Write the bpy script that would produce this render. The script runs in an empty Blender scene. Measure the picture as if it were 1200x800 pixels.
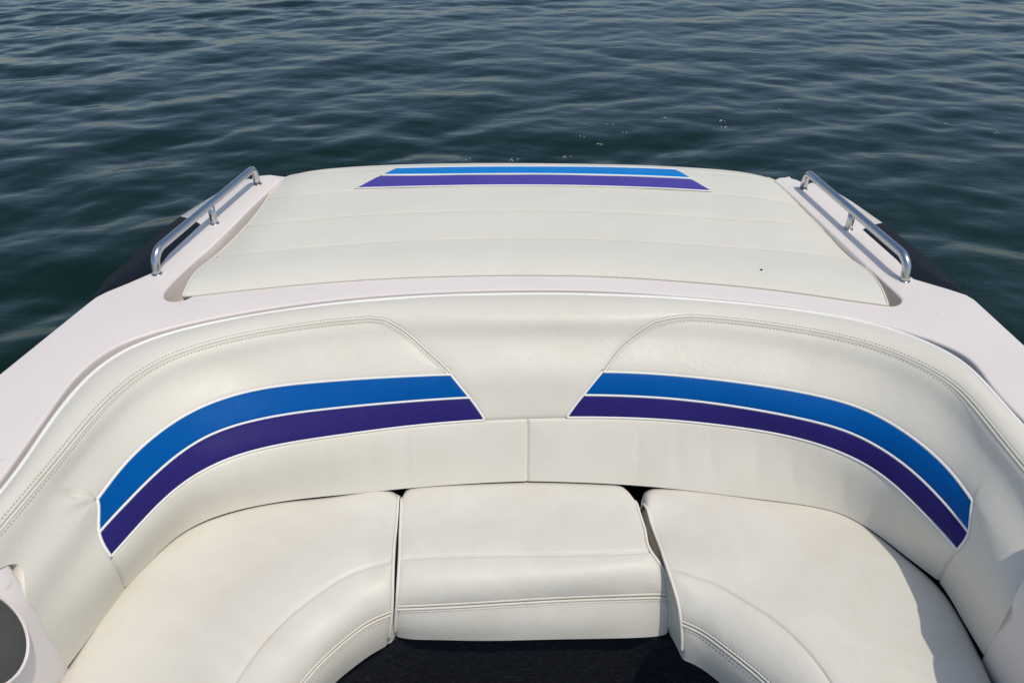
import bpy, bmesh, math, random
import numpy as np
from mathutils import Vector, Matrix

random.seed(7)
rng = np.random.default_rng(11)
sc = bpy.context.scene
col = sc.collection

# ------------------------------------------------------------------ camera
CAM = np.array([0.0, 0.0, 1.85])
PITCH = math.radians(33.7)
YAW = 0.0194
FPX = 900.0
Hf = np.array([-math.sin(YAW), math.cos(YAW), 0.0])
Xc = np.array([math.cos(YAW), math.sin(YAW), 0.0])
Fw = Hf * math.cos(PITCH) + np.array([0, 0, -math.sin(PITCH)])
Up = Hf * math.sin(PITCH) + np.array([0, 0, math.cos(PITCH)])
cam_d = bpy.data.cameras.new('camera')
cam_d.sensor_width = 36.0
cam_d.lens = 36.0 * FPX / 1200.0
cam_d.clip_start = 0.05
cam_d.clip_end = 6000.0
cam = bpy.data.objects.new('camera', cam_d)
m = Matrix(((Xc[0], Up[0], -Fw[0], CAM[0]), (Xc[1], Up[1], -Fw[1], CAM[1]), (Xc[2], Up[2], -Fw[2], CAM[2]), (0, 0, 0, 1)))
cam.matrix_world = m
col.objects.link(cam)
sc.camera = cam

# ------------------------------------------------------------------ light
SUN_TO = Vector((0.335, -0.28, 1.0)).normalized()
EL = math.asin(SUN_TO.z)
AZ = math.atan2(SUN_TO.x, SUN_TO.y)
world = bpy.data.worlds.new('World')
sc.world = world
world.use_nodes = True
nt = world.node_tree
nt.nodes.clear()
sky = nt.nodes.new('ShaderNodeTexSky')
sky.sky_type = 'NISHITA'
sky.sun_disc = False
sky.sun_elevation = EL
sky.sun_rotation = AZ
sky.air_density = 1.0
sky.dust_density = 1.7
sky.ozone_density = 1.0
bg = nt.nodes.new('ShaderNodeBackground')
bg.inputs[1].default_value = 0.115
wo = nt.nodes.new('ShaderNodeOutputWorld')
nt.links.new(sky.outputs[0], bg.inputs[0])
nt.links.new(bg.outputs[0], wo.inputs[0])
sun_d = bpy.data.lights.new('sun', 'SUN')
sun_d.energy = 2.1
sun_d.angle = math.radians(0.6)
sun_d.color = (1.0, 0.93, 0.80)
sun = bpy.data.objects.new('sun', sun_d)
sun.rotation_euler = (-SUN_TO).to_track_quat('-Z', 'Y').to_euler()
sun.location = (3, -1, 8)
col.objects.link(sun)
vs = sc.view_settings
vs.view_transform = 'Standard'
vs.look = 'None'
vs.gamma = 1.0
vs.exposure = 0.09
vs.use_curve_mapping = False

# ------------------------------------------------------------------ materials
def newmat(name):
    mt = bpy.data.materials.new(name)
    mt.use_nodes = True
    n = mt.node_tree
    b = n.nodes['Principled BSDF']
    return mt, n, b

def nd(n, t, **kw):
    x = n.nodes.new(t)
    for k, v in kw.items():
        setattr(x, k, v)
    return x

def noise(n, co, scale, detail=3, rough=0.55, dist=0.0):
    x = nd(n, 'ShaderNodeTexNoise')
    x.inputs['Scale'].default_value = scale
    x.inputs['Detail'].default_value = detail
    x.inputs['Roughness'].default_value = rough
    x.inputs['Distortion'].default_value = dist
    n.links.new(co, x.inputs['Vector'])
    return x

def ramp(n, src, stops):
    r = nd(n, 'ShaderNodeValToRGB')
    e = r.color_ramp.elements
    while len(e) < len(stops):
        e.new(0.5)
    for el, (p, c) in zip(e, stops):
        el.position = p
        el.color = (c[0], c[1], c[2], 1) if not isinstance(c, (int, float)) else (c, c, c, 1)
    n.links.new(src, r.inputs[0])
    return r

def bump(n, h, strength, dist, prev=None):
    b = nd(n, 'ShaderNodeBump')
    b.inputs['Strength'].default_value = strength
    b.inputs['Distance'].default_value = dist
    n.links.new(h, b.inputs['Height'])
    if prev is not None:
        n.links.new(prev.outputs[0], b.inputs['Normal'])
    return b

def vinyl(name, base, stain, rough=0.42, wrinkle=0.5, grime=(0.30, 0.29, 0.27), spec=0.36):
    mt, n, b = newmat(name)
    co = nd(n, 'ShaderNodeTexCoord').outputs['Object']
    big = noise(n, co, 4.5, 4, 0.6, 0.6)
    c1 = ramp(n, big.outputs[0], [(0.32, base), (0.72, stain)])
    # faint scuffs and dirty specks
    sp = noise(n, co, 46.0, 2, 0.5, 0.4)
    sm = ramp(n, sp.outputs[0], [(0.72, 0.0), (0.80, 0.42)])
    patch = noise(n, co, 8.0, 2, 0.5)
    pm = ramp(n, patch.outputs[0], [(0.5, 0.0), (0.62, 1.0)])
    mul = nd(n, 'ShaderNodeMath', operation='MULTIPLY')
    n.links.new(sm.outputs[0], mul.inputs[0])
    n.links.new(pm.outputs[0], mul.inputs[1])
    mx = nd(n, 'ShaderNodeMix', data_type='RGBA')
    n.links.new(mul.outputs[0], mx.inputs[0])
    n.links.new(c1.outputs[0], mx.inputs[6])
    mx.inputs[7].default_value = (*grime, 1)
    n.links.new(mx.outputs[2], b.inputs['Base Color'])
    rr = ramp(n, noise(n, co, 14.0, 3).outputs[0], [(0.3, rough - 0.05), (0.7, rough + 0.07)])
    n.links.new(rr.outputs[0], b.inputs['Roughness'])
    b.inputs['Specular IOR Level'].default_value = spec
    w = noise(n, co, 22.0, 4, 0.55, 1.2)
    b1 = bump(n, w.outputs[0], 0.16 * wrinkle, 0.012)
    w2 = noise(n, co, 6.0, 2, 0.5, 0.4)
    b2 = bump(n, w2.outputs[0], 0.22 * wrinkle, 0.02, b1)
    g = nd(n, 'ShaderNodeTexVoronoi')
    g.inputs['Scale'].default_value = 520.0
    n.links.new(co, g.inputs['Vector'])
    b3 = bump(n, g.outputs['Distance'], 0.10, 0.0008, b2)
    n.links.new(b3.outputs[0], b.inputs['Normal'])
    return mt

M_VINYL = vinyl('white_vinyl', (0.71, 0.68, 0.595), (0.68, 0.645, 0.555))
M_SEAT = vinyl('seat_vinyl', (0.70, 0.675, 0.600), (0.625, 0.59, 0.51), 0.45, 0.55)
M_PAD = vinyl('pad_vinyl', (0.70, 0.68, 0.598), (0.675, 0.655, 0.57), 0.45, 0.45)
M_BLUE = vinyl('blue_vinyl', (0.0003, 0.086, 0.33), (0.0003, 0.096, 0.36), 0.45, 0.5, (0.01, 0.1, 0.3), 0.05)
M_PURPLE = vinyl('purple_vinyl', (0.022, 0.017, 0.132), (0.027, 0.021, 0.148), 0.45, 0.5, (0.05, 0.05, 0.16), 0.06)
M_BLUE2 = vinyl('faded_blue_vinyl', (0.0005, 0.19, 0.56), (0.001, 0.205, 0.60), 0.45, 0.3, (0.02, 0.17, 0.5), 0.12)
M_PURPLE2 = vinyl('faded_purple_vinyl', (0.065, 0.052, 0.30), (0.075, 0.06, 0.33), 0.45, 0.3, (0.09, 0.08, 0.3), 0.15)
M_PIPE = vinyl('white_piping', (0.86, 0.855, 0.825), (0.82, 0.81, 0.77), 0.38, 0.2)
M_CORD = vinyl('seat_cord', (0.77, 0.75, 0.69), (0.72, 0.69, 0.62), 0.42, 0.3)
M_THREAD = vinyl('grey_thread', (0.57, 0.55, 0.50), (0.62, 0.60, 0.54), 0.7, 0.1)

def gelcoat():
    mt, n, b = newmat('white_gelcoat')
    co = nd(n, 'ShaderNodeTexCoord').outputs['Object']
    big = noise(n, co, 3.0, 4, 0.6)
    c1 = ramp(n, big.outputs[0], [(0.3, (0.775, 0.717, 0.68)), (0.7, (0.745, 0.682, 0.645))])
    sp = noise(n, co, 38.0, 2, 0.5, 0.3)
    sm = ramp(n, sp.outputs[0], [(0.70, 0.0), (0.78, 0.3)])
    mx = nd(n, 'ShaderNodeMix', data_type='RGBA')
    n.links.new(sm.outputs[0], mx.inputs[0])
    n.links.new(c1.outputs[0], mx.inputs[6])
    mx.inputs[7].default_value = (0.36, 0.33, 0.32, 1)
    n.links.new(mx.outputs[2], b.inputs['Base Color'])
    rr = ramp(n, noise(n, co, 9.0, 4).outputs[0], [(0.3, 0.30), (0.7, 0.42)])
    n.links.new(rr.outputs[0], b.inputs['Roughness'])
    b.inputs['Specular IOR Level'].default_value = 0.4
    b1 = bump(n, noise(n, co, 160.0, 3).outputs[0], 0.05, 0.002)
    n.links.new(b1.outputs[0], b.inputs['Normal'])
    return mt
M_GEL = gelcoat()

def simple(name, c, rough, metal=0.0, bs=60.0, bst=0.08, bd=0.002, c2=None):
    mt, n, b = newmat(name)
    co = nd(n, 'ShaderNodeTexCoord').outputs['Object']
    ns = noise(n, co, bs, 4)
    r = ramp(n, ns.outputs[0], [(0.3, c), (0.7, c2 or tuple(x * 0.85 for x in c))])
    n.links.new(r.outputs[0], b.inputs['Base Color'])
    b.inputs['Roughness'].default_value = rough
    b.inputs['Metallic'].default_value = metal
    b1 = bump(n, ns.outputs[0], bst, bd)
    n.links.new(b1.outputs[0], b.inputs['Normal'])
    return mt
M_NAVY = simple('navy_gelcoat', (0.004, 0.006, 0.013), 0.5, 0, 20, 0.02)
M_NAVY.node_tree.nodes['Principled BSDF'].inputs['Specular IOR Level'].default_value = 0.1
M_STEEL = simple('polished_stainless', (0.60, 0.61, 0.62), 0.2, 1.0, 90, 0.015, 0.001, (0.5, 0.51, 0.52))
M_RUBBER = simple('grey_rubber', (0.075, 0.076, 0.07), 0.8, 0, 300, 0.3, 0.001, (0.06, 0.061, 0.057))
M_BURN = simple('black_scorch', (0.02, 0.018, 0.016), 0.8)
M_FOAM = simple('white_foam', (0.5, 0.53, 0.53), 0.6)

def carpet():
    mt, n, b = newmat('navy_carpet')
    co = nd(n, 'ShaderNodeTexCoord').outputs['Object']
    mp = nd(n, 'ShaderNodeMapping')
    mp.inputs['Scale'].default_value = (0.45, 1, 3.0)
    n.links.new(co, mp.inputs[0])
    ns = noise(n, mp.outputs[0], 120.0, 6, 0.7, 0.3)
    r = ramp(n, ns.outputs[0], [(0.32, (0.006, 0.008, 0.015)), (0.55, (0.022, 0.025, 0.033)), (0.75, (0.085, 0.085, 0.085))])
    n.links.new(r.outputs[0], b.inputs['Base Color'])
    b.inputs['Roughness'].default_value = 0.95
    b.inputs['Specular IOR Level'].default_value = 0.1
    b1 = bump(n, ns.outputs[0], 0.9, 0.006)
    n.links.new(b1.outputs[0], b.inputs['Normal'])
    return mt
M_CARPET = carpet()

def water_mat():
    mt, n, b = newmat('lake_water')
    co = nd(n, 'ShaderNodeTexCoord').outputs['Object']
    big = noise(n, co, 0.25, 3)
    r = ramp(n, big.outputs[0], [(0.3, (0.0010, 0.0105, 0.0062)), (0.7, (0.0026, 0.0150, 0.0095))])
    n.links.new(r.outputs[0], b.inputs['Base Color'])
    b.inputs['Roughness'].default_value = 0.07
    b.inputs['IOR'].default_value = 1.33
    b.inputs['Specular Tint'].default_value = (0.52, 0.86, 0.72, 1)
    mp = nd(n, 'ShaderNodeMapping')
    mp.inputs['Scale'].default_value = (0.75, 1.3, 1)
    mp.inputs['Rotation'].default_value = (0, 0, 0.15)
    n.links.new(co, mp.inputs[0])
    n1 = noise(n, mp.outputs[0], 8.0, 3, 0.5, 0.4)
    b1 = bump(n, n1.outputs[0], 0.09, 0.05)
    n.links.new(b1.outputs[0], b.inputs['Normal'])
    return mt
M_WATER = water_mat()

# ------------------------------------------------------------------ geometry helpers
def P(px, py, z):
    """the point at height z that the photograph shows at px, py"""
    d = Fw + Xc * (px - 600) / FPX - Up * (py - 400) / FPX
    return CAM + d * (z - CAM[2]) / d[2]

def to_px(p):
    q = p - CAM
    w = q @ Fw
    return 600 + FPX * (q @ Xc) / w, 400 - FPX * (q @ Up) / w

def spline_w(knots, q):
    """weights of a natural cubic spline through knots at the places q: (nq, nk)"""
    k = np.asarray(knots, float)
    n = len(k)
    h = np.diff(k)
    A = np.zeros((n, n)); B = np.zeros((n, n))
    A[0, 0] = A[-1, -1] = 1
    for i in range(1, n - 1):
        A[i, i - 1] = h[i - 1]; A[i, i] = 2 * (h[i - 1] + h[i]); A[i, i + 1] = h[i]
        B[i, i - 1] = 6 / h[i - 1]; B[i, i + 1] = 6 / h[i]; B[i, i] = -6 / h[i - 1] - 6 / h[i]
    D2 = np.linalg.solve(A, B)
    q = np.asarray(q, float)
    i = np.clip(np.searchsorted(k, q) - 1, 0, n - 2)
    a = (k[i + 1] - q) / h[i]; b = 1 - a
    W = np.zeros((len(q), n))
    r = np.arange(len(q))
    W[r, i] += a; W[r, i + 1] += b
    W += ((a ** 3 - a) * h[i] ** 2 / 6)[:, None] * D2[i] + ((b ** 3 - b) * h[i] ** 2 / 6)[:, None] * D2[i + 1]
    return W

def smooth_curve(pts, per=8, closed=False):
    p = np.asarray(pts, float)
    if closed:
        p = np.vstack([p[-3:], p, p[:4]])
    d = np.concatenate([[0], np.cumsum(np.linalg.norm(np.diff(p, axis=0), axis=1) + 1e-6)])
    if closed:
        q = np.concatenate([np.linspace(d[i], d[i + 1], per, endpoint=False) for i in range(3, len(p) - 4)])
    else:
        q = np.concatenate([np.linspace(d[i], d[i + 1], per, endpoint=False) for i in range(len(p) - 1)] + [[d[-1]]])
    return spline_w(d, q) @ p

class Surf:
    """smooth surface through a net[row v][column u] of points"""
    def __init__(self, net, vk=None, uk=None, smooth=0.0, fine=(700, 220)):
        self.net = np.asarray(net, float)
        if smooth:
            s = self.net.copy()
            s[:, 1:-1] += smooth * 0.5 * (self.net[:, :-2] + self.net[:, 2:] - 2 * self.net[:, 1:-1]) * 0.5
            self.net = s
        K, N, _ = self.net.shape
        if uk is None:
            du = np.linalg.norm(np.diff(self.net, axis=1), axis=2).mean(0)
            uk = np.concatenate([[0], np.cumsum(du)])
        if vk is None:
            dv = np.linalg.norm(np.diff(self.net, axis=0), axis=2).mean(1)
            vk = np.concatenate([[0], np.cumsum(dv)])
        self.uk, self.vk = np.asarray(uk), np.asarray(vk)
        gu = np.linspace(self.uk[0], self.uk[-1], fine[0]); gv = np.linspace(self.vk[0], self.vk[-1], fine[1])
        self.gu, self.gv = gu, gv
        g = np.einsum('ak,kni,bn->abi', spline_w(self.vk, gv), self.net, spline_w(self.uk, gu))
        x, y = to_px(g.reshape(-1, 3))
        self.gx, self.gy = x.reshape(g.shape[:2]), y.reshape(g.shape[:2])
        nn = np.cross(g[:-1, 1:] - g[:-1, :-1], g[1:, :-1] - g[:-1, :-1])
        self.sign = 1.0 if np.einsum('abi,abi->ab', nn, CAM - g[:-1, :-1]).mean() > 0 else -1.0
    def pt(self, u, v):
        u = np.asarray(u, float); v = np.asarray(v, float)
        sh = u.shape
        Wu = spline_w(self.uk, u.ravel()); Wv = spline_w(self.vk, v.ravel())
        return np.einsum('pk,kni,pn->pi', Wv, self.net, Wu).reshape(*sh, 3)
    def nrm(self, u, v, e=1e-3):
        a = self.pt(u + e, v) - self.pt(u - e, v); b = self.pt(u, v + e) - self.pt(u, v - e)
        n = np.cross(a, b) * self.sign
        return n / np.linalg.norm(n, axis=-1, keepdims=True)
    def inv(self, px, py):
        d = (self.gx - px) ** 2 + (self.gy - py) ** 2
        i, j = np.unravel_index(np.argmin(d), d.shape)
        i = min(max(i, 1), len(self.gv) - 2); j = min(max(j, 1), len(self.gu) - 2)
        J = np.array([[(self.gx[i, j + 1] - self.gx[i, j - 1]) / 2, (self.gx[i + 1, j] - self.gx[i - 1, j]) / 2],
                      [(self.gy[i, j + 1] - self.gy[i, j - 1]) / 2, (self.gy[i + 1, j] - self.gy[i - 1, j]) / 2]])
        du, dv = np.clip(np.linalg.solve(J, [px - self.gx[i, j], py - self.gy[i, j]]), -1.5, 1.5)
        return self.gu[j] + du * (self.gu[1] - self.gu[0]), self.gv[i] + dv * (self.gv[1] - self.gv[0])

def resample(uv, n, edge=True):
    """n+ points along a uv polyline, closer together near both ends"""
    uv = np.asarray(uv, float)
    d = np.concatenate([[0], np.cumsum(np.linalg.norm(np.diff(uv, axis=0), axis=1))])
    t = params(n, d[-1]) * d[-1] if edge else np.linspace(0, d[-1], n)
    return np.stack([np.interp(t, d, uv[:, 0]), np.interp(t, d, uv[:, 1])], 1)

def params(n, length):
    e = np.array([0, .0015, .003, .005, .0075, .011, .016, .023]) / max(length, 1e-6)
    e = e[e < 0.35]
    mid = np.linspace(e[-1], 1 - e[-1], n)
    return np.concatenate([e[:-1], mid, (1 - e[:-1])[::-1]])

def mesh_obj(name, verts, faces, mat, parent=None, smooth=True):
    me = bpy.data.meshes.new(name)
    loc = np.zeros(3)
    if parent is not None:
        q = parent
        while q is not None:
            loc += np.array(q.location); q = q.parent
    me.from_pydata((np.asarray(verts, float) - loc).tolist(), [], [tuple(int(i) for i in f) for f in faces])
    me.materials.append(mat)
    if smooth:
        me.polygons.foreach_set('use_smooth', [True] * len(me.polygons))
    me.update()
    o = bpy.data.objects.new(name, me)
    col.objects.link(o)
    if parent is not None:
        o.parent = parent
    return o

def root(name, loc, label, cat, group=None):
    o = bpy.data.objects.new(name, None)
    o.empty_display_size = 0.1
    o.location = loc
    col.objects.link(o)
    o['label'] = label; o['category'] = cat
    if group:
        o['group'] = group
    return o

def grid_faces(a, b, off=0, flip=False):
    f = []
    for i in range(a - 1):
        for j in range(b - 1):
            q = (off + i * b + j, off + i * b + j + 1, off + (i + 1) * b + j + 1, off + (i + 1) * b + j)
            f.append(q[::-1] if flip else q)
    return f

def lumps(p, amp, k=9.0):
    """gentle unevenness of hand-stuffed upholstery, in metres"""
    return amp * (np.sin(p[..., 0] * k + 1.3 * np.sin(p[..., 1] * k * 0.7)) * np.sin(p[..., 1] * k * 1.2 + 0.9 * np.sin(p[..., 0] * k * 0.8 + 2) + p[..., 2] * 6)
                  + 0.5 * np.sin(p[..., 0] * k * 2.3 + p[..., 2] * 11 + 1.0) * np.sin(p[..., 1] * k * 2.1 - p[..., 2] * 7))

def ruled(S, top, bot, nr, lift=0.0, puff=0.004, pw=0.03, curl=0.004, cw=0.0035, edges=(1, 1, 1, 1), lump=0.0012, extra=None):
    """panel between two uv polylines of equal length; edges = top, bottom, start, end are sewn (curl in)"""
    top = np.asarray(top); bot = np.asarray(bot)
    L = np.linalg.norm(S.pt(top[:, 0], top[:, 1]) - S.pt(bot[:, 0], bot[:, 1]), axis=1).mean()
    r = params(nr, L)[:, None, None]
    uv = top[None] * (1 - r) + bot[None] * r
    u, v = uv[..., 0], uv[..., 1]
    p = S.pt(u, v); n = S.nrm(u, v)
    inf = 10.0
    dc = np.cumsum(np.concatenate([np.zeros((1, p.shape[1])), np.linalg.norm(np.diff(p, axis=0), axis=2)]), axis=0)
    dr = np.cumsum(np.concatenate([np.zeros((p.shape[0], 1)), np.linalg.norm(np.diff(p, axis=1), axis=2)], axis=1), axis=1)
    d = np.full(p.shape[:2], inf)
    if edges[0]: d = np.minimum(d, dc)
    if isinstance(edges[1], np.ndarray): d = np.minimum(d, np.where(edges[1][None, :], dc[-1:] - dc, inf))
    elif edges[1]: d = np.minimum(d, dc[-1:] - dc)
    if edges[2]: d = np.minimum(d, dr)
    if edges[3]: d = np.minimum(d, dr[:, -1:] - dr)
    h = lift + puff * (1 - np.exp(-d / pw)) - curl * np.exp(-(d / cw) ** 2) + lumps(p, lump) * (1 - np.exp(-d / 0.04))
    if extra is not None:
        h = h + extra(p, d)
    return p + n * h[..., None]

def grid_mesh(name, g, mat, parent, skirts=None, sign=1.0):
    """mesh from a grid of points; skirts: {edge: vector or z} adds a hanging edge ('top','bottom','start','end')"""
    a, b, _ = g.shape
    verts = [g.reshape(-1, 3)]
    faces = grid_faces(a, b, 0, sign < 0)
    off = a * b
    idx = np.arange(a * b).reshape(a, b)
    for e, dv in (skirts or {}).items():
        ids = {'top': idx[0], 'bottom': idx[-1], 'start': idx[:, 0], 'end': idx[:, -1]}[e]
        base = verts[0][ids]
        prev = ids
        nstep = 4
        for s in range(1, nstep + 1):
            f = s / nstep
            w = base.copy()
            if isinstance(dv, (int, float)):
                w[:, 2] = base[:, 2] * (1 - f) + np.minimum(dv, base[:, 2]) * f
            else:
                w = base + np.asarray(dv) * f
            verts.append(w)
            new = np.arange(off, off + len(ids)); off += len(ids)
            for k in range(len(ids) - 1):
                faces.append((prev[k], prev[k + 1], new[k + 1], new[k]))
            prev = new
    o = mesh_obj(name, np.vstack(verts), faces, mat, parent)
    return o

def tube_geo(pts, r, n=8, off=0, cap=True, flat=1.0):
    p = np.asarray(pts, float)
    t = np.gradient(p, axis=0)
    t /= np.linalg.norm(t, axis=1, keepdims=True) + 1e-12
    ref = np.array([0, 0, 1.0])
    nrm = np.zeros_like(p)
    v = np.cross(t[0], ref)
    if np.linalg.norm(v) < 0.1:
        v = np.cross(t[0], [0, 1.0, 0])
    v /= np.linalg.norm(v)
    for i in range(len(p)):
        v = v - t[i] * (v @ t[i]); v /= np.linalg.norm(v); nrm[i] = v
    bn = np.cross(t, nrm)
    r = np.broadcast_to(np.asarray(r, float), (len(p),))
    ang = np.arange(n) * 2 * math.pi / n
    V = p[:, None] + r[:, None, None] * (np.cos(ang)[None, :, None] * nrm[:, None] + flat * np.sin(ang)[None, :, None] * bn[:, None])
    F = []
    for i in range(len(p) - 1):
        for j in range(n):
            k = (j + 1) % n
            F.append((off + i * n + j, off + i * n + k, off + (i + 1) * n + k, off + (i + 1) * n + j))
    if cap:
        F.append(tuple(off + j for j in range(n))[::-1])
        F.append(tuple(off + (len(p) - 1) * n + j for j in range(n)))
    return V.reshape(-1, 3), F

def tube(name, pts, r, mat, parent, n=8):
    V, F = tube_geo(pts, r, n)
    return mesh_obj(name, V, F, mat, parent)

def stitches(name, lines, parent, mat=None, length=0.0055, gap=0.0035, r=0.0008):
    """a run of short thread stitches along each line of points, one mesh"""
    VV, FF, off = [], [], 0
    for ln in lines:
        p = np.asarray(ln)
        d = np.concatenate([[0], np.cumsum(np.linalg.norm(np.diff(p, axis=0), axis=1))])
        s = np.arange(0.003, d[-1] - length, length + gap)
        for a in s:
            q = np.stack([[np.interp(x, d, p[:, i]) for i in range(3)] for x in (a, a + length / 2, a + length)])
            V, F = tube_geo(q, [r * .7, r, r * .7], 4, off)
            VV.append(V); FF += F; off += len(V)
    o = mesh_obj(name, np.vstack(VV), FF, mat or M_THREAD, parent)
    o['kind'] = 'stuff'
    return o

def on_surf(S, uv, n, h, shift=0.0):
    """points along a uv polyline at height h; shift moves them sideways in the surface (metres)"""
    uv = resample(uv, n, False)
    u, v = uv[:, 0], uv[:, 1]
    p = S.pt(u, v); nn = S.nrm(u, v)
    if shift:
        t = np.gradient(p, axis=0); t /= np.linalg.norm(t, axis=1, keepdims=True)
        p = p + np.cross(nn, t) * shift
    return p + nn * h

def slab(name, outline, z, zb, r, mat, parent, steps=5, dz=None):
    """plate with a rounded top edge over a counter-clockwise outline (sampled densely)"""
    o = np.asarray(outline, float)[:, :2]
    nx = np.roll(o, -1, 0); pv = np.roll(o, 1, 0)
    t1 = o - pv; t2 = nx - o
    t1 /= np.linalg.norm(t1, axis=1, keepdims=True) + 1e-9; t2 /= np.linalg.norm(t2, axis=1, keepdims=True) + 1e-9
    t = t1 + t2; t /= np.linalg.norm(t, axis=1, keepdims=True) + 1e-9
    inn = np.stack([-t[:, 1], t[:, 0]], 1)
    n = len(o)
    V = []; F = []
    prof = [(0.0, zb), (0.0, z - r)] + [(r * (1 - math.cos(a)), z - r + r * math.sin(a)) for a in np.linspace(0, math.pi / 2, steps + 1)[1:]]
    for off_, zz in prof:
        q = o + inn * off_
        V.append(np.column_stack([q, np.full(n, zz)]))
    V = np.vstack(V)
    for k in range(len(prof) - 1):
        for i in range(n):
            j = (i + 1) % n
            F.append((k * n + i, k * n + j, (k + 1) * n + j, (k + 1) * n + i))
    top0 = (len(prof) - 1) * n
    F.append(tuple(top0 + i for i in range(n)))
    ob = mesh_obj(name, V, F, mat, parent)
    me = ob.data
    bm = bmesh.new(); bm.from_mesh(me)
    big = [f for f in bm.faces if len(f.verts) > 4]
    bmesh.ops.triangulate(bm, faces=big)
    bm.to_mesh(me); bm.free()
    return ob

def dens(pts, step=0.02):
    out = []
    p = np.asarray(pts, float)
    for a, b in zip(p[:-1], p[1:]):
        n = max(1, int(np.linalg.norm(b - a) / step))
        for k in range(n):
            out.append(a + (b - a) * k / n)
    out.append(p[-1])
    return np.array(out)

# ------------------------------------------------------------------ water
def ripple_field(N, L, seed):
    r = np.random.default_rng(seed)
    k1 = np.fft.fftfreq(N, L / N) * 2 * math.pi
    kx, ky = np.meshgrid(k1, k1)
    k = np.hypot(kx, ky); k[0, 0] = 1
    wd = np.array([0.18, -0.98])
    cosang = (kx * wd[0] + ky * wd[1]) / k
    kp = 2 * math.pi / 1.55
    spec = k ** -4.1 * np.exp(-1.1 * (kp / k) ** 2) * (0.14 + np.abs(cosang) ** 2.2) * np.exp(-(k / 46.0) ** 2)
    spec[0, 0] = 0
    h = np.fft.fft2((r.normal(size=(N, N)) + 1j * r.normal(size=(N, N))) * np.sqrt(spec))
    hx = h.real
    # horizontal displacement for sharper crests
    hk = np.fft.fft2(hx)
    dx = np.fft.ifft2(-1j * kx / k * hk).real
    dy = np.fft.ifft2(-1j * ky / k * hk).real
    s = 1.0 / hx.std()
    return hx * s, dx * s, dy * s

def bil(f, x, y, L):
    N = f.shape[0]
    a = (x / L * N) % N; b = (y / L * N) % N
    i = np.floor(a).astype(int); j = np.floor(b).astype(int)
    fa = a - i; fb = b - j
    i1 = (i + 1) % N; j1 = (j + 1) % N
    i %= N; j %= N
    return (f[j, i] * (1 - fa) + f[j, i1] * fa) * (1 - fb) + (f[j1, i] * (1 - fa) + f[j1, i1] * fa) * fb

WZ = -0.16
def axis(lo, hi, step, far):
    core = np.arange(lo, hi, step)
    out = []
    s = step; x = core[-1]
    while x < far:
        s *= 1.09; x += s; out.append(x)
    out2 = []
    s = step; x = core[0]
    while x > -far:
        s *= 1.09; x -= s; out2.append(x)
    return np.array(out2[::-1] + core.tolist() + out)
wx = axis(-10.0, 10.0, 0.036, 3000.0)
wy = axis(1.2, 15.0, 0.034, 3000.0)
X, Y = np.meshgrid(wx, wy)
WL = 30.0
fh, fdx, fdy = ripple_field(640, WL, 5)
A = 0.0112
dist = np.hypot(X, Y)
fade = np.clip(1.0 - (dist - 22) / 60.0, 0, 1)
h = bil(fh, X, Y, WL); ddx = bil(fdx, X, Y, WL); ddy = bil(fdy, X, Y, WL)
gust = 0.95 + 0.42 * np.sin(X * 0.35 + 1.0 + 0.8 * np.sin(Y * 0.3)) * np.sin(Y * 0.45 + 0.5)
ax = A * fade * gust
V = np.stack([X + ddx * ax * 0.9, Y + ddy * ax * 0.9, WZ + h * ax], -1).reshape(-1, 3)
nxw, nyw = len(wx), len(wy)
idx = np.arange(nxw * nyw).reshape(nyw, nxw)
quads = np.stack([idx[:-1, :-1], idx[:-1, 1:], idx[1:, 1:], idx[1:, :-1]], -1).reshape(-1, 4)
me = bpy.data.meshes.new('water')
me.vertices.add(len(V)); me.vertices.foreach_set('co', V.ravel())
me.loops.add(len(quads) * 4); me.loops.foreach_set('vertex_index', quads.ravel().astype(np.int32))
me.polygons.add(len(quads))
me.polygons.foreach_set('loop_start', np.arange(0, len(quads) * 4, 4, dtype=np.int32))
me.polygons.foreach_set('use_smooth', np.ones(len(quads), dtype=bool))
me.materials.append(M_WATER)
me.update(calc_edges=True)
water = bpy.data.objects.new('water', me)
col.objects.link(water)
water['kind'] = 'structure'

# ------------------------------------------------------------------ the boat
boat = root('motorboat', (0.0, 1.4, -0.4), 'white and navy motorboat with steel grab rails, floating on dark green water', 'boat')
DZ = 0.75
left_outer = [P(-200, 598, DZ), P(0, 437, DZ), P(92, 363, DZ), P(104, 353.5, DZ), P(112, 347.5, DZ), P(124, 341.5, DZ), P(150, 331, DZ), P(180, 318, DZ), P(184, 314, DZ), P(197, 297, DZ), P(236, 261, DZ), P(268, 232, DZ), P(294, 209.5, DZ)]
left_tip = [P(299, 206.8, DZ), P(305, 205.6, DZ), P(311, 205, DZ), P(317, 204.8, DZ), P(322, 205.4, DZ), P(326, 206.8, DZ), P(328, 209, DZ), P(327.5, 211, DZ)]
left_inner = [P(325, 213, DZ), P(305, 232, DZ), P(280, 257, DZ), P(250, 286, DZ), P(222, 311, DZ), P(205, 327, DZ), P(196, 337, DZ), P(192, 344, DZ), P(194, 350, DZ), P(202, 352.5, DZ), P(213, 351.5, DZ), P(228, 345, DZ)]
front = [P(x, y - 11, DZ) for x, y in ((260, 347), (300, 343), (400, 333.5), (510, 328.5), (621, 327), (735, 329.5), (850, 337.5), (950, 348.5), (1000, 355))]
right_inner = [P(1028, 353, DZ), P(1044, 358, DZ), P(1054, 355, DZ), P(1056, 350, DZ), P(1051, 344, DZ), P(1040, 334, DZ), P(1018, 314, DZ), P(985, 283, DZ), P(945, 245, DZ), P(922, 223.5, DZ), P(912, 215, DZ)]
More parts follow.
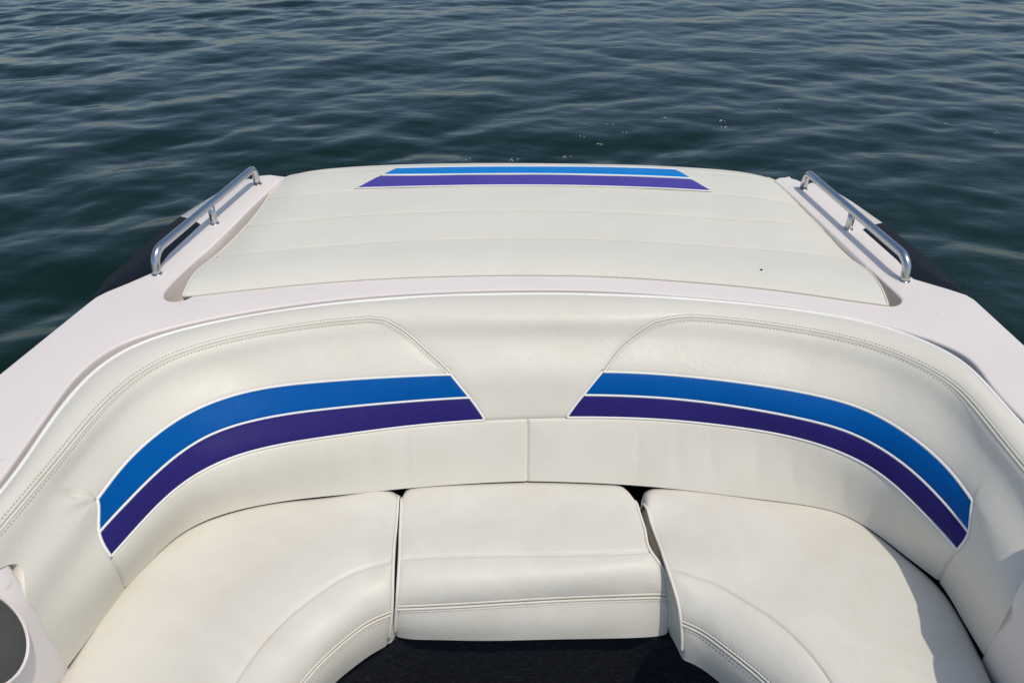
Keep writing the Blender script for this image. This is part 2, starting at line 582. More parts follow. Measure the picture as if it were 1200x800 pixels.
right_tip = [P(908.5, 212, DZ), P(909, 210, DZ), P(912, 208.2, DZ), P(917, 207.6, DZ), P(923, 208, DZ), P(930, 209.3, DZ), P(937, 211.6, DZ), P(945, 215.5, DZ)]
right_outer = [P(975, 238, DZ), P(1010, 267, DZ), P(1052, 304, DZ), P(1064, 317, DZ), P(1067, 323, DZ), P(1072, 326.5, DZ), P(1110, 337.5, DZ), P(1133, 345, DZ), P(1143, 351, DZ), P(1154, 361, DZ), P(1200, 403, DZ), P(1400, 584, DZ)]
near_r = [np.array([1.36, 0.55, DZ]), np.array([1.13, 0.55, DZ])]
lip = [P(-60, 655, DZ), P(-10, 590, DZ), P(40, 520, DZ), P(64, 486, DZ), P(97, 442, DZ), P(145, 406, DZ), P(203, 386, DZ), P(300, 367.5, DZ), P(400, 353.5, DZ), P(543, 344, DZ), P(621, 342.5, DZ), P(700, 343.5, DZ), P(800, 350, DZ), P(900, 359.5, DZ), P(1012, 377, DZ), P(1077, 395.5, DZ), P(1128, 418.5, DZ), P(1157, 452, DZ), P(1204, 503, DZ), P(1260, 575, DZ)]
near_l = [np.array([-1.12, 0.55, DZ]), np.array([-1.36, 0.55, DZ])]
lip = [p + np.array([(0.018 if p[0] < 0 else .012) * np.sign(p[0]) * min(1, abs(p[0]) / .8), .016 if abs(p[0]) < .9 else .006, 0]) for p in lip]
lipc = smooth_curve(lip, 6)
outline = np.vstack([
    dens(near_l[::-1])[:-1] * 0 + dens(near_l[::-1])[:-1] if False else np.zeros((0, 3)),
    dens(left_outer)[:-1], smooth_curve(np.vstack([left_outer[-1:], left_tip, left_inner[:1]]), 3)[:-1], smooth_curve(left_inner, 4)[:-1],
    smooth_curve(np.vstack([left_inner[-1:], front, right_inner[:1]]), 5)[:-1], smooth_curve(right_inner, 4)[:-1],
    smooth_curve(np.vstack([right_inner[-1:], right_tip, right_outer[:1]]), 3)[:-1], dens(right_outer),
    dens(near_r), lipc[::-1], dens(near_l)])
# drop near-duplicates; outline runs clockwise seen from above, so reverse it
keep = [0]
for i in range(1, len(outline)):
    if np.linalg.norm(outline[i, :2] - outline[keep[-1], :2]) > 0.004:
        keep.append(i)
outline = outline[keep]
area = 0.5 * np.sum(outline[:, 0] * np.roll(outline[:, 1], -1) - np.roll(outline[:, 0], -1) * outline[:, 1])
if area < 0:
    outline = outline[::-1]
slab('deck', outline, DZ, 0.655, 0.007, M_GEL, boat)
# floor of the sunk sun pad bay
bay = [P(180, 352, .66), P(315, 206, .66), np.array([-0.9, 2.95, .66]), np.array([0.95, 2.95, .66]), P(925, 208, .66), P(1070, 358, .66), np.array([0.9, 1.85, .66]), np.array([-.9, 1.85, .66])]
slab('pad_bay', dens(bay[::-1] + [bay[-1]], 0.05)[:-1], 0.665, 0.60, 0.005, M_GEL, boat)

# hull sides: deck edge, shoulder, chine, keel side
def hull_side(top, sh, name_stations, sgn):
    rows = []
    T = np.array(top); S_ = np.array(sh)
    S_[:4, 0] -= sgn * .05
    S_[4, 0] -= sgn * .012
    T[:4, 0] -= sgn * .05
    mid = 0.5 * (T + S_); T[:, 2] = .72
    mid[:, 2] = np.minimum(mid[:, 2], .722)
    low = S_.copy(); low[:, 2] = 0.25; low[:, 0] -= sgn * 0.04
    bot = S_.copy(); bot[:, 2] = -0.4; bot[:, 0] -= sgn * 0.16
    S_[7:, 0] += sgn * .012
    s2 = S_.copy(); s2[:, 2] -= 0.03
    return np.array([T, mid, S_, s2, low, bot])
lt = [np.array([-1.355, .55, .735]), P(-200, 598, .735), P(0, 437, .735), P(90, 364, .735), P(104, 355, .735), P(140, 338, .735), P(183, 318, .735), P(212, 285, .735), P(238, 261, .735), P(270, 232, .735), P(299, 208, .735)]
ls = [np.array([-1.362, .55, .70]), P(-200, 598, .725), P(0, 437, .725), P(90, 362, .72), P(102, 350, .71), P(126, 325, .70), P(152, 303, .695), P(182, 279, .69), P(215, 253.5, .69), P(250, 231.5, .69), P(285, 211, .69)]
rt = [np.array([1.355, .55, .735]), P(1400, 584, .735), P(1200, 404, .735), P(1155, 363, .735), P(1142, 353, .735), P(1110, 339, .735), P(1068, 325, .735), P(1040, 295, .735), P(1008, 267, .735), P(975, 239, .735), P(942, 215, .735)]
rs = [np.array([1.362, .55, .70]), P(1400, 584, .725), P(1200, 404, .725), P(1155, 362, .72), P(1144, 350, .71), P(1118, 329, .70), P(1092, 308, .695), P(1062, 285, .69), P(1030, 261, .69), P(995, 236.5, .69), P(958, 214, .69)]
for top, sh, sgn in ((lt, ls, -1), (rt, rs, 1)):
    g = hull_side(top, sh, None, sgn)
    Sx = Surf(g, vk=[0, .06, .12, .15, .5, 1.0], uk=np.arange(11.0), fine=(20, 10))
    vv = np.array([0, .03, .06, .09, .12, .135, .15, .2, .3, .5, .75, 1.0])
    for nm, a, b, mt in (('hull_side', 0, 8, M_NAVY), ('hull_quarter', 8, 10, M_GEL)):
        uu = np.linspace(a, b, (b - a) * 6 + 1)
        U_, V_ = np.meshgrid(uu, vv)
        # straight pieces between stations keep the hull fair
        g2 = np.stack([[[np.interp(u_, np.arange(11.0), g[k, :, i]) for i in range(3)] for u_ in uu] for k in range(6)])
        grid_mesh(nm, g2, mt, boat)
tr = [(-1.10, 2.86), (-1.0, 2.90), (0, 2.94), (1.0, 2.90), (1.10, 2.86)]
trg = np.array([[[x, y, z] for x, y in tr] for z in (.62, .3, -.4)])
grid_mesh('transom', trg, M_NAVY, boat)

# grab rails
def rail(near, mid, far, side):
    zb = DZ
    a, b, c = P(*near, zb), P(*mid, zb), P(*far, zb)
    rr = 0.0127
    hgt = 0.066
    g = bpy.data.objects.new('grab_rail', None)
    col.objects.link(g); g.parent = boat
    g.location = a - np.array(boat.location)
    d = (c - a) / np.linalg.norm(c - a)
    up = np.array([0, 0, 1.0])
    pts = [a - up * .002, a + up * .012 + d * .001]
    cen = a + up * hgt
    for t in np.linspace(0, 1, 7):
        ang = t * math.pi / 2
        pts.append(a + d * (.004 + .052 * (1 - math.cos(ang))) + up * (hgt - .048 + .048 * math.sin(ang)))
    n = 14
    e = c - d * .030
    st = pts[-1]
    en = e + up * hgt
    for t in np.linspace(0, 1, n)[1:]:
        pts.append(st * (1 - t) + en * t)
    for t in np.linspace(0, 1, 6)[1:]:
        ang = t * math.pi / 2
        pts.append(c - d * (.030 - .026 * math.sin(ang)) + up * (hgt - .028 * (1 - math.cos(ang))))
    pts.append(c - up * .002)
    tube('rail_tube', pts, rr, M_STEEL, g, 20)
    tube('post', [b - up * .002, b + up * .01, b + up * .03, b + up * (hgt - .004)], [.0128, .0118, .0118, .0118], M_STEEL, g, 16)
    for q in (a, b, c):
        tube('foot', [q - up * .002, q + up * .0015, q + up * .003], [.0162, .0160, .0148], M_STEEL, g, 20)
    return g
rail((184, 321), (251.5, 262), (302, 216), -1)
rail((1060, 329), (994, 268.5), (941, 221.5), 1)

# ------------------------------------------------------------------ backrest
ST = [  # out, seam, stripe top, stripe middle, stripe bottom, seat line
    [(20, 560), (45, 565), (114, 585), (116, 623), (130, 652), (145, 687)],
    [(58, 500), (81, 521), (137, 553), (142, 595), (158, 620), (175, 652)],
    [(105, 441), (125, 468), (175, 514), (190, 546), (205, 571), (212, 617)],
    [(150, 410), (178, 427), (225, 480), (240, 510), (255, 541), (262, 596)],
    [(207, 389.5), (240, 403.5), (285, 458), (298, 491), (308, 524), (320, 583)],
    [(300, 370.5), (330, 385), (370, 447), (380, 479), (388, 511), (395, 575)],
    [(400, 356.5), (420, 374), (450, 442), (455, 472), (465, 500.5), (470, 567)],
    [(510, 348.5), (520, 371.5), (530, 438.5), (537, 466), (545, 493), (548, 561)],
    [(621, 346), (621, 371), (621, 436), (621, 463), (621, 489.5), (621, 558)],
    [(735, 348), (726, 371), (715, 435), (709, 462.5), (704, 488.5), (698, 560)],
    [(845, 355.5), (825, 372), (800, 440), (795, 467), (790, 492), (785, 566)],
    [(945, 366.5), (915, 382.5), (880, 449.5), (870, 477), (865, 500.5), (858, 575)],
    [(1030, 383), (1000, 398), (955, 462), (945, 491), (935, 512.5), (925, 583)],
    [(1085, 403), (1060, 418), (1015, 479), (1003, 508), (993, 532), (985, 594)],
    [(1130, 427.5), (1112, 445), (1065, 508), (1050, 535.5), (1035, 556), (1026, 617)],
    [(1165, 466), (1143, 476), (1110, 546), (1090, 570), (1075, 592.5), (1065, 648)],
    [(1203, 509), (1178, 521), (1140, 587), (1136, 622), (1123, 643), (1103, 677)],
]
ZC = [.727, .745, .635, .585, .535, .40]
net = []
for st in ST:
    c = [P(x, y, z) for (x, y), z in zip(st, ZC)]
    kx = min(1.0, max(0.0, (abs(c[0][0]) - .35) / .5))
    c[0] = P(*st[0], .746 * (1 - kx) + .741 * kx)
    crest = 0.5 * (c[0] + c[1]); crest[2] = .759 - .004 * kx
    und = c[1] * .62 + c[2] * .38
    # face falls away a little under the roll
    out = c[1] - c[5]; out[2] = 0; out /= np.linalg.norm(out)
    und = und + out * .010
    low = c[5] + (c[5] - c[4]) * 0.07
    net.append([c[0], crest, c[1], und, c[2], c[3], c[4], c[5], low])
def end_station(c, sx, face):
    e = [c[i] + np.array([sx * .02, -.29 if sx < 0 else -.45, 0.0]) for i in range(3)]
    f = [P(x, y, z) for x, y, z in face]
    if sx > 0:
        f[0] = c[3] + np.array([.020, -.32, -.004])
    return e + f + [f[-1] + (f[-1] - f[-2]) * .07]
eFL = end_station(net[0], -1, [(3, 664, .692), (28, 696, .635), (42, 717, .585), (53, 738, .535), (76, 778, .40)])
eFR = end_station(net[-1], 1, [(1207, 674, .692), (1210, 686, .635), (1186, 714, .585), (1176, 733, .535), (1156, 764, .40)])
net = [eFL, [(p + q) / 2 for p, q in zip(eFL, net[0])]] + net + [[(p + q) / 2 for p, q in zip(eFR, net[-1])], eFR]
B = Surf(np.array(net).transpose(1, 0, 2), smooth=0.5)
vO, vC, vSeam, vU, vS1, vS2, vS3, vSeat, vLow = B.vk
u0, u1 = B.uk[0], B.uk[-1]

back = root('backrest', (0.0, 1.55, 0.40), 'U-shaped white vinyl backrest with curved blue and purple stripes, around the cockpit bench', 'seat backrest')
sg = B.sign
def uvs(pix):
    return [B.inv(x, y) for x, y in pix]
# seams that dive from the roll down to the stripes
dL = uvs([(433, 373), (450, 376), (467, 385), (484, 398), (500, 413), (515, 426)])
dL2 = uvs([(528, 438), (550, 465), (568, 490)])
dR = uvs([(808, 371), (788, 374), (767, 379), (748, 391), (733, 402), (718, 418)])
dR2 = uvs([(706, 434.5), (684, 461), (664, 488)])
dL2 = [(dL2[0][0], vS1), (dL2[1][0], vS2), (dL2[2][0], vS3)]
dR2 = [(dR2[0][0], vS1), (dR2[1][0], vS2), (dR2[2][0], vS3)]
dL[0] = (dL[0][0], vSeam); dR[0] = (dR[0][0], vSeam)
eL = uvs([(114, 585), (116, 623), (130, 652)]); eR = uvs([(1140, 587), (1136, 622), (1123, 643)])
eL = [(eL[0][0], vS1), (eL[1][0], vS2), (eL[2][0], vS3)]; eR = [(eR[0][0], vS1), (eR[1][0], vS2), (eR[2][0], vS3)]
sL = (B.inv(148, 690)[0], vLow); sR = (B.inv(1100, 679)[0], vLow)
uMid = B.inv(618, 520)[0]
# top roll and centre panel, one piece
lower = [(u0, vSeam)] + dL + dL2 + [(dR2[2][0], vS3)] + dR2[::-1][1:] + dR[::-1] + [(u1, vSeam)]
lower = resample(lower, 420, False)
upper = lower.copy(); upper[:, 1] = vO
g = ruled(B, upper, lower, 40, puff=.005, pw=.03, curl=.0025, edges=(0, 1, 0, 0), lump=.0010)
grid_mesh('centre_panel', g, M_VINYL, back, {'top': (0, 0, -.05), 'start': (-.03, .0, -.02), 'end': (.03, 0, -.02)}, sg)
# side panels: above the stripes and round their outer ends down to the seat
def side_panel(uE, dA, d2, e, s, sx):
    ue = e[0][0]
    # above the stripe: between the roll seam and the stripe's top edge
    nc = 190
    bot = resample([(ue, vS1), d2[0]], nc, False)
    full = np.array([(ue, vSeam)] + dA + [d2[0]])
    top = resample(full, nc, False)
    gu = ruled(B, top, bot, 40, puff=.004, edges=(1, 1, 0, 0), curl=.004, lump=.0016)
    m_ = gu.shape[0]
    # outside the stripe's end, from the roll seam down to the seat
    L = np.linalg.norm(B.pt(top[:, 0], top[:, 1]) - B.pt(bot[:, 0], bot[:, 1]), axis=1).mean()
    vr = vSeam + params(40, L) * (vS1 - vSeam)
    end = np.vstack([np.column_stack([np.full(m_, ue), vr]), resample([e[0], e[1], e[2], s], 60, False)[1:]])
    st = np.column_stack([np.full(len(end), uE), end[:, 1]])
    mask = np.arange(len(end)) >= m_
    c0 = B.pt(np.array([ue]), np.array([vS1]))[0]
    def pucker(p, d):
        q = p - c0
        r_ = np.linalg.norm(q, axis=2)
        ang = np.arctan2(q[..., 2], -q[..., 1])
        w = .0046 * np.cos(ang * 9 + .7) * np.exp(-((r_ - .045) / .035) ** 2) * np.clip(ang * 1.4, 0, 1)
        return w * (1 - np.exp(-np.minimum(d, 1) / .008)) * (sx < 0)
    gs = ruled(B, st, end, 60, puff=.004, edges=(0, mask, 1, 0), curl=.004, extra=pucker, lump=.0016)
    k = np.linspace(0, 1, gs.shape[0])[:, None] ** 14
    gs[:, :m_] += (gu[:, 0] - gs[-1, :m_])[None] * k[..., None]
    o = grid_mesh('side_panel', gs, M_VINYL, back, {'top': (sx * .05, .0, -.01)}, sg)
    o2 = grid_mesh('upper', gu, M_VINYL, back, None, sg)
    bm = bmesh.new(); bm.from_mesh(o.data); bm.from_mesh(o2.data)
    bmesh.ops.remove_doubles(bm, verts=bm.verts, dist=.0003)
    bmesh.ops.recalc_face_normals(bm, faces=bm.faces)
    for f in bm.faces: f.smooth = True
    bm.to_mesh(o.data); bm.free()
    bpy.data.objects.remove(o2)
side_panel(u0, dL, dL2, eL, sL, -1)
side_panel(u1, dR, dR2, eR, sR, 1)
# stripes
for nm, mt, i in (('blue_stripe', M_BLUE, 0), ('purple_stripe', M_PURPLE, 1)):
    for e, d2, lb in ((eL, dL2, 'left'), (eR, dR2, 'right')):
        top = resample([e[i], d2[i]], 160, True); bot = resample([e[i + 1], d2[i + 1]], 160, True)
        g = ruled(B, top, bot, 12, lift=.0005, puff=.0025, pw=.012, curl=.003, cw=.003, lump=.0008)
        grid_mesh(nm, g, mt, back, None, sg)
# lower panels either side of the middle seam
for e, s in ((eL, sL), (eR, sR)):
    top = resample([e[2], (uMid, vS3)], 180, True); bot = resample([s, (uMid, vLow)], 180, True)
    def crease(p, d):
        return -.002 * np.exp(-((np.sin(p[..., 0] * 31) - .2) / .5) ** 2) * np.exp(-((p[..., 2] - .46) / .05) ** 2) * (np.abs(p[..., 0]) > .3)
    g = ruled(B, top, bot, 24, puff=.005, pw=.035, curl=.004, edges=(1, 0, 1, 1), lump=.0016, extra=crease)
    grid_mesh('lower_panel', g, M_VINYL, back, None, sg)
# piping
tube('piping', on_surf(B, [(u0, vO), (u1, vO)], 260, .004), .0060, M_PIPE, back)
for e, d2 in ((eL, dL2), (eR, dR2)):
    for i, r in ((0, .0036), (1, .0033), (2, .0031)):
        tube('piping', on_surf(B, [e[i], d2[i]], 150, -.0003), r, M_PIPE, back)
    tube('piping', on_surf(B, e, 30, -.0003), .0036, M_PIPE, back)
    tube('piping', on_surf(B, d2, 30, -.0003), .0032, M_PIPE, back)
# raised welts with a row of stitches on both sides along the roll seam
for dA, d2, uE in ((dL, dL2, u0), (dR, dR2, u1)):
    line = [(uE, vSeam)] + dA + [d2[0]]
    for sh_ in (.0037, -.0037):
        tube('welt', on_surf(B, line, 170, -.0010, sh_), .0037, M_VINYL, back)
    stitches('stitching', [on_surf(B, line, 170, .0022, .0095), on_surf(B, line, 170, .0022, -.0095)], back)
    stitches('stitching', [on_surf(B, d2, 20, .0016, .0055 * (1 if uE == u0 else -1))], back)
# foam body behind the covers
gb = np.stack([B.pt(np.linspace(u0, u1, 90), np.full(90, v)) - B.nrm(np.linspace(u0, u1, 90), np.full(90, v)) * .02 for v in np.linspace(vO, vLow, 20)])
grid_mesh('backing_board', gb, M_CARPET, back, None, sg)

# ------------------------------------------------------------------ seat cushions
def cushion_surf(cols):
    return Surf(np.array(cols).transpose(1, 0, 2), smooth=0.3)

def build_cushion(S, rt, side_first, side_last, nlong, back_skirt=.27, long_stitch=True):
    """rows: 0 back, 1 mid, 2 mid, 3 crease, 4 roll, 5 stitch, 6 low, 7 bottom"""
    v = S.vk; a, b = S.uk[0], S.uk[-1]
    sk = {'start': .225, 'end': .225}
    def strip(name, v0, v1, n, edges, sks, puff=.004):
        g = ruled(S, resample([(a, v0), (b, v0)], nlong, True), resample([(a, v1), (b, v1)], nlong, True), n,
                  puff=puff, pw=.03, curl=.0035, cw=.004, edges=edges, lump=.0018)
        grid_mesh(name, g, M_SEAT, rt, sks, S.sign)
    strip('top_panel', v[0], v[5], 40, (1, 1, 1, 1), dict(sk, top=.24))
    strip('front_roll', v[5], v[7], 22, (1, 1, 1, 1), sk, .008)
    strip('front_band', v[7], v[9], 12, (1, 0, 1, 1), dict(sk))
    for e in side_first + side_last:
        ue = a if e == 'a' else b
        pts = on_surf(S, [(ue, v[0]), (ue, v[9])], 80, .0)
        tube('piping', smooth_curve(pts[::4], 4), .0039, M_CORD, rt)
    pts = on_surf(S, [(a, v[1]), (b, v[1])], 120, .0)
    tube('piping', pts, .0034, M_CORD, rt)
    line = [(a, v[7]), (b, v[7])]
    for sh_ in (.0045, -.0045):
        tube('welt', on_surf(S, line, 120, -.0006, sh_), .0038, M_SEAT, rt)
    stitches('stitching', [on_surf(S, line, 120, .0024, .0115), on_surf(S, line, 120, .0024, -.0115)], rt)

def cols_from(st, zs):
    out = []
    for s in st:
        c = [p if isinstance(p, np.ndarray) else P(p[0], p[1], z) for p, z in zip(s, zs)]
        b_, cr, ro, stt, bo = c
        b_ = b_.copy(); b_[2] = .340
        db = b_ - cr; db[2] = 0; b_ = b_ + db / np.linalg.norm(db) * -.003
        ln = np.linalg.norm(db)
        r1 = b_ - db / ln * min(.006, ln * .06); r1[2] = .362
        r2 = b_ - db / ln * min(.026, ln * .2); r2[2] = .381
        m1 = b_ * .66 + cr * .34; m2 = b_ * .33 + cr * .67
        m1[2] = .3865; m2[2] = .390
        lowm = 0.5 * (stt + bo)
        f = stt - cr; f[2] = 0; f /= np.linalg.norm(f) + 1e-9
        lowm = lowm + f * .006
        out.append([b_, r1, r2, m1, m2, cr, ro, stt, lowm, bo])
    return out
ZS = [.374, .390, .364, .320, .225]
# middle
mid_st = [
    [(471, 578), (468, 655), (466, 688), (464.5, 712), (463, 745)],
    [(479, 565.5), (484, 653.5), (483, 687), (482, 711.5), (481, 748)],
    [(496, 561), (506, 652.5), (506, 686), (506, 710.5), (506, 748.5)],
    [(530, 560.5), (545, 651), (545, 684), (546, 708.5), (546, 748.5)],
    [(612, 559), (618, 650), (622, 680), (626, 703.5), (627, 747.5)],
    [(680, 560), (690, 649), (697, 677), (703, 700), (703, 746)],
    [(709, 560.5), (730, 648), (742, 674), (750, 698.5), (750, 745.5)],
    [(727, 563.5), (750, 647), (765, 673), (771, 698), (771, 744.5)],
    [(742, 581), (763, 646), (779, 671), (784, 699), (783, 742)],
]
mid_root = root('seat_cushion', (0.02, 1.3, 0.19), 'narrow straight white vinyl seat cushion in the middle, between the two curved cushions', 'seat cushion', 'seat cushions of the U-shaped bench')
build_cushion(cushion_surf(cols_from(mid_st, ZS)), mid_root, ['a'], ['b'], 60)
def W(x, y, z):
    return np.array([x, y, z])
def tail(xc, y, xb, yb, s):
    return [W(xb, yb, .340), W(xc, y, .388), W(xc - s * .035, y, .371), W(xc - s * .055, y, .325), W(xc - s * .062, y, .225)]
left_st = [
    [(468, 576), (461, 656), (460, 691), (459, 718), (455, 755)],
    [(459, 567.5), (447, 660), (446, 695), (446, 723), (444, 760)],
    [(400, 574), (412, 670), (420, 706), (425, 733.5), (425, 771)],
    [(330, 582), (370, 696), (385, 734), (395, 757), (402, 789)],
    [(262, 596), (325, 733), (347, 766), (361, 791), (373, 818)],
    [(212, 618), (290, 776), (315, 808), (331, 832), (346, 858)],
    [(172, 651), (263, 820), (293, 848), (310, 873), (328, 900)],
    [(122, 702), (240, 880), (272, 905), (291, 932), (310, 960)],
    tail(-.585, .68, -.975, .90, -1),
    tail(-.585, .50, -.955, .60, -1),
]
left_root = root('seat_cushion', (-0.7, 1.1, 0.19), 'curved white seat cushion below the lit side of the backrest, near the grey insert', 'seat cushion', 'seat cushions of the U-shaped bench')
build_cushion(cushion_surf(cols_from(left_st, ZS)), left_root, ['a'], [], 110)
right_st = [
    [(752, 585), (783, 668), (793, 700), (798, 729), (798, 771)],
    [(756, 569.5), (793, 670), (800, 701), (804, 731.5), (803, 773)],
    [(771, 566), (808, 675), (813, 705), (815, 736), (812, 776)],
    [(820, 569), (835, 684), (838, 716), (840, 752), (833, 788)],
    [(900, 579), (880, 709), (879, 744), (876, 780), (868, 817)],
    [(985, 592), (925, 741), (920, 777), (912, 813), (903, 850)],
    [(1028, 619), (958, 777), (950, 815), (940, 850), (928, 887)],
    [(1065, 650), (984, 818), (972, 855), (960, 888), (946, 925)],
    [(1110, 688), (1006, 872), (990, 908), (976, 940), (962, 975)],
    tail(.60, .68, .985, .93, 1),
    tail(.60, .50, .995, .60, 1),
]
right_root = root('seat_cushion', (0.72, 1.1, 0.19), 'curved white seat cushion with a blue-grey shadow along its outer edge', 'seat cushion', 'seat cushions of the U-shaped bench')
build_cushion(cushion_surf(cols_from(right_st, ZS)), right_root, ['a'], [], 110)

# carpeted seat base under the cushions: riser, ledge and floor
def base_line(st, i, inset):
    pts = []
    for s in st:
        p = s[4] if isinstance(s[4], np.ndarray) else P(s[4][0], s[4][1], .225)
        b_ = s[0] if isinstance(s[0], np.ndarray) else P(s[0][0], s[0][1], .345)
        d = b_ - p; d[2] = 0; d /= np.linalg.norm(d)
        pts.append(p + d * inset)
    return pts
bl = base_line(left_st[1:], 4, .018)[::-1] + base_line(mid_st[2:-2], 4, .018) + base_line(right_st[2:], 4, .018)
bl = smooth_curve(bl, 5)
zs_ = np.linspace(.215, -.05, 8)
g = np.stack([np.column_stack([bl[:, :2], np.full(len(bl), z)]) for z in zs_])
grid_mesh('seat_riser', g, M_CARPET, boat)
far_side = np.vstack([dens([np.array([-1.15, .5, 0]), np.array([-1.15, 1.3, 0]), np.array([-.9, 1.75, 0]), np.array([.9, 1.75, 0]), np.array([1.15, 1.3, 0]), np.array([1.15, .5, 0])], .03)])
fs = resample(far_side[:, :2], len(bl), False)
g = np.stack([np.column_stack([bl[:, :2] * (1 - t) + fs * t, np.full(len(bl), .215)]) for t in np.linspace(0, 1, 6)])
grid_mesh('seat_base', g, M_CARPET, boat)
floor = np.array([[[x, y, 0.0] for x in np.linspace(-.9, .9, 6)] for y in np.linspace(.45, 1.5, 6)])
grid_mesh('carpet_floor', floor, M_CARPET, boat)

# moulded liner panels beyond the backrest's ends, each with an oval grey insert
def liner(face, sx, oval):
    e = [P(x, y, z) for x, y, z in face]
    prof = smooth_curve(e, 5)                       # the panel's far edge, top to bottom
    rows = []
    run = [(-.035, .022), (-.016, .018), (-.004, .009), (.0, .0), (-.001, -.02), (-.003, -.06), (-.006, -.14), (-.008, -.24), (-.010, -.36), (-.01, -.5)]
    for dx, dy in run:
        q = prof.copy()
        q[:, 0] += sx * -dx - sx * .004
        q[:, 1] += dy
        rows.append(q)
    g = np.array(rows)
    c = grid_mesh('side_liner', g, M_GEL, boat)
    S = Surf(g, fine=(200, 200))
    u, v = S.inv(*oval)
    ctr = S.pt(np.array([u]), np.array([v]))[0]; n = S.nrm(np.array([u]), np.array([v]))[0]
    ay = np.array([0, 1.0, 0]); ay -= n * (ay @ n); ay /= np.linalg.norm(ay)
    az = np.cross(n, ay)
    ang = np.linspace(0, 2 * math.pi, 49)
    def el(k, h):
        return ctr + (np.cos(ang)[:, None] * ay * .078 + np.sin(ang)[:, None] * az * .098) * k + n * h
    grid_mesh('insert_ring', np.array([el(1.06, -.006), el(1.055, .002), el(1.04, .004), el(1.02, .004), el(1.0, .002), el(.99, -.004)]), M_GEL, c)
    grid_mesh('round_insert', np.array([el(1.0, .0), el(.96, .0025), el(.6, .0035), el(.02, .0035)]), M_RUBBER, c)
    return c
liner([(-10, 630, .735), (1, 655, .700), (27, 695, .635), (41, 717, .585), (52, 737, .535), (75, 780, .40), (82, 800, .33)], -1, (-27, 748))
liner([(1235, 630, .735), (1223, 655, .700), (1197, 693, .635), (1187, 714, .585), (1177, 733, .535), (1157, 768, .40), (1150, 785, .33)], 1, (1274, 748))

# ------------------------------------------------------------------ sun pad
pad_rows = [  # left edge, quarter, centre, quarter, right edge at: front, four seams, far edge
    [(214, 347), (250, 343), (330, 334.5), (430, 326.5), (530, 322.5), (621, 321.5), (712, 323), (812, 329.5), (920, 340), (1002, 352), (1041, 357)],
    [(250, 301.5), (275, 298), (345, 291), (440, 283.5), (535, 280), (621, 279), (707, 280.5), (800, 285.5), (900, 292.5), (975, 299.5), (1004, 305)],
    [(287, 266), (305, 263), (365, 256.5), (450, 250.5), (540, 247), (621, 246.5), (702, 248), (790, 252), (880, 258), (948, 264), (968, 272)],
    [(312, 234), (330, 231), (383, 225.5), (460, 221.5), (545, 219), (621, 218.5), (697, 219.5), (780, 223), (860, 229), (920, 236), (941, 243)],
    [(337, 207), (352, 204), (400, 199.5), (470, 197), (550, 195.5), (621, 195.5), (692, 196.5), (770, 199), (840, 203), (895, 209), (913, 214)],
    [(350, 204), (365, 200.5), (410, 195.5), (475, 192.5), (552, 191.2), (621, 191.2), (690, 192), (765, 194), (830, 197.5), (880, 203), (900, 208)],
]
zrow = [.754, .765, .772, .772, .765, .745]
zedge = [-.035, -.012, 0, .004, .006, .006, .006, .004, 0, -.012, -.035]
pn = []
for k, (row, z) in enumerate(zip(pad_rows, zrow)):
    pn.append([P(x, y, z + dz * (1 if 0 < k < 5 else (.0 if k == 0 else .4))) for (x, y), dz in zip(row, zedge)])
pn = np.array(pn)
pn[0][:, 2] = np.maximum(pn[0][:, 2], .7535)
# a rolled front edge: an extra row just behind the front line and higher
fr = pn[0] * .87 + pn[1] * .13; fr[:, 2] = pn[0][:, 2] + .008
pn = np.concatenate([pn[:1], fr[None], pn[1:]])
Spad = Surf(pn, smooth=0.3)
pv = Spad.vk
pa, pb = Spad.uk[0], Spad.uk[-1]
pad = root('sun_pad', (0.0, 2.4, 0.66), 'wide white vinyl sun pad with cross seams, on the deck between two grab rails', 'sun pad')
vb = [pv[0], pv[2], pv[3], pv[4], pv[5], pv[6]]
for i in range(5):
    sk = {'start': .665, 'end': .665}
    if i == 0: sk['top'] = .745
    if i == 4: sk['bottom'] = .62
    g = ruled(Spad, resample([(pa, vb[i]), (pb, vb[i])], 110, True), resample([(pa, vb[i + 1]), (pb, vb[i + 1])], 110, True), 24 if i < 4 else 8,
              puff=.0022, pw=.03, curl=.0035, cw=.003, edges=(1, 1, 1, 1), lump=.0014)
    grid_mesh('pad_panel', g, M_PAD, pad, sk, Spad.sign)
tube('piping', on_surf(Spad, [(pa, pv[0]), (pb, pv[0])], 120, -.001), .0032, M_PAD, pad)
for ue in (pa, pb):
    tube('piping', on_surf(Spad, [(ue, pv[0]), (ue, pv[6])], 60, -.001), .0030, M_PAD, pad)
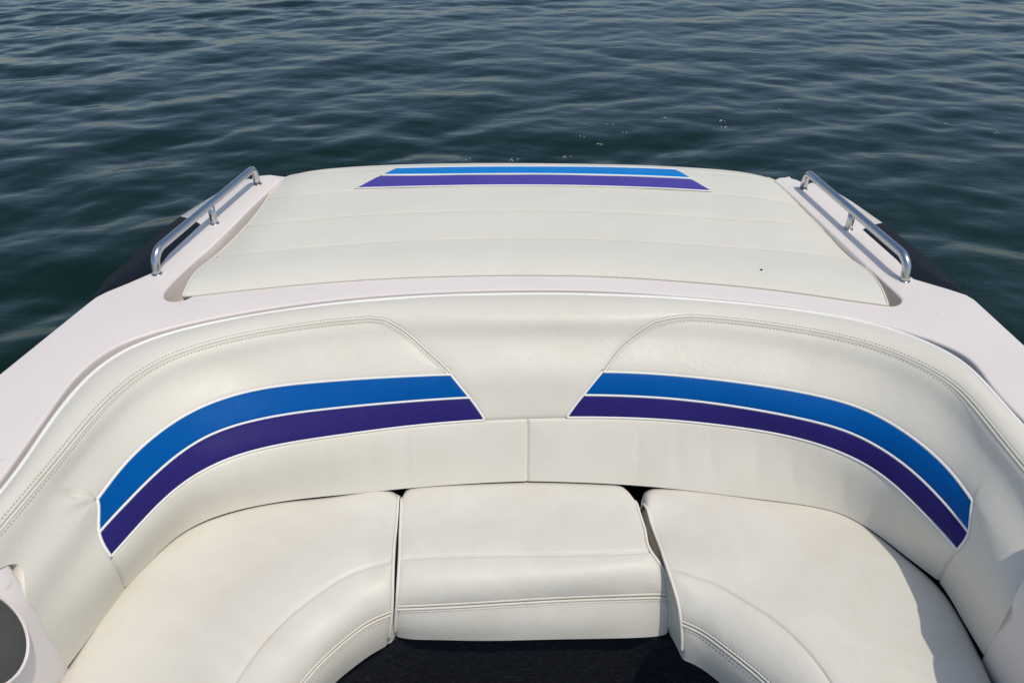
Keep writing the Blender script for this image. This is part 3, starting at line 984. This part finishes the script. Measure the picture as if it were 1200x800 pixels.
# stripes: two bands sewn on
def pinv(l):
    return [Spad.inv(x, y) for x, y in l]
bt = pinv([(463, 198.5), (540, 197), (621, 196.6), (720, 197.5), (793, 200)]); bb = pinv([(448, 205.5), (535, 205), (621, 204.5), (720, 206), (810, 209.5)])
pt_ = pinv([(443, 207.5), (535, 206.5), (621, 206), (720, 207.5), (812, 211.5)]); pbm = pinv([(416, 222), (520, 219.3), (621, 218.4), (735, 220.5), (836, 225.5)])
def band(name, t, b_, mt, n):
    t = smooth_curve(np.column_stack([t, np.zeros(len(t))]), 20)[:, :2]; b_ = smooth_curve(np.column_stack([b_, np.zeros(len(b_))]), 20)[:, :2]
    g = ruled(Spad, t, b_, n, lift=.0055, puff=.001, pw=.01, curl=.004, cw=.003, lump=.0)
    grid_mesh(name, g, mt, pad, None, Spad.sign)
    return t, b_
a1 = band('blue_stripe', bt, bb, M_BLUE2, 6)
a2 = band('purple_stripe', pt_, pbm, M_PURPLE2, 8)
for q, r in ((a1[0], .0030), (0.5 * (a1[1] + a2[0]), .0036), (a2[1], .0028)):
    tube('piping', on_surf(Spad, q, 60, .0042), r, M_PIPE, pad)
for k in (2, 3, 4, 5):
    tube('seam_cord', on_surf(Spad, [(pa + .01, pv[k]), (pb - .01, pv[k])], 140, -.0010), .0026, M_PAD, pad)
uq, vq = Spad.inv(892, 317)
cq = Spad.pt(np.array([uq]), np.array([vq]))[0]; nq = Spad.nrm(np.array([uq]), np.array([vq]))[0]
cq = cq + nq * .0040
tube('burn_mark', [cq - nq * .003, cq, cq + nq * .0004], [.0036, .0036, .0010], M_BURN, pad, 10)

# ------------------------------------------------------------------ foam flecks on the water
VV, FF, off = [], [], 0
for (x, y) in [(540, 186), (546, 187), (604, 184), (684, 162), (702, 168), (732, 156), (714, 148), (775, 140), (846, 143), (850, 150), (915, 130), (666, 180), (1112, 145), (1166, 158), (600, 186)]:
    p = P(x + random.uniform(-2, 2), y + random.uniform(-1, 1), WZ)
    hz = WZ + float(bil(fh, np.array(p[0]), np.array(p[1]), WL)) * A
    p[2] = hz + .002
    for _ in range(random.randint(2, 5)):
        c = p + np.array([random.uniform(-.03, .03), random.uniform(-.02, .02), 0])
        r = random.uniform(.002, .0055)
        V_, F_ = tube_geo([c + np.array([0, 0, z]) for z in (-.004, .002, .006, .008)], [r, r, r * .8, r * .3], 8, off)
        VV.append(V_); FF += F_; off += len(V_)
fo = mesh_obj('foam_bubbles', np.vstack(VV), FF, M_FOAM)
fo['kind'] = 'stuff'
fo['label'] = 'white foam bubbles drifting on the dark water behind the sun pad'
fo['category'] = 'foam'
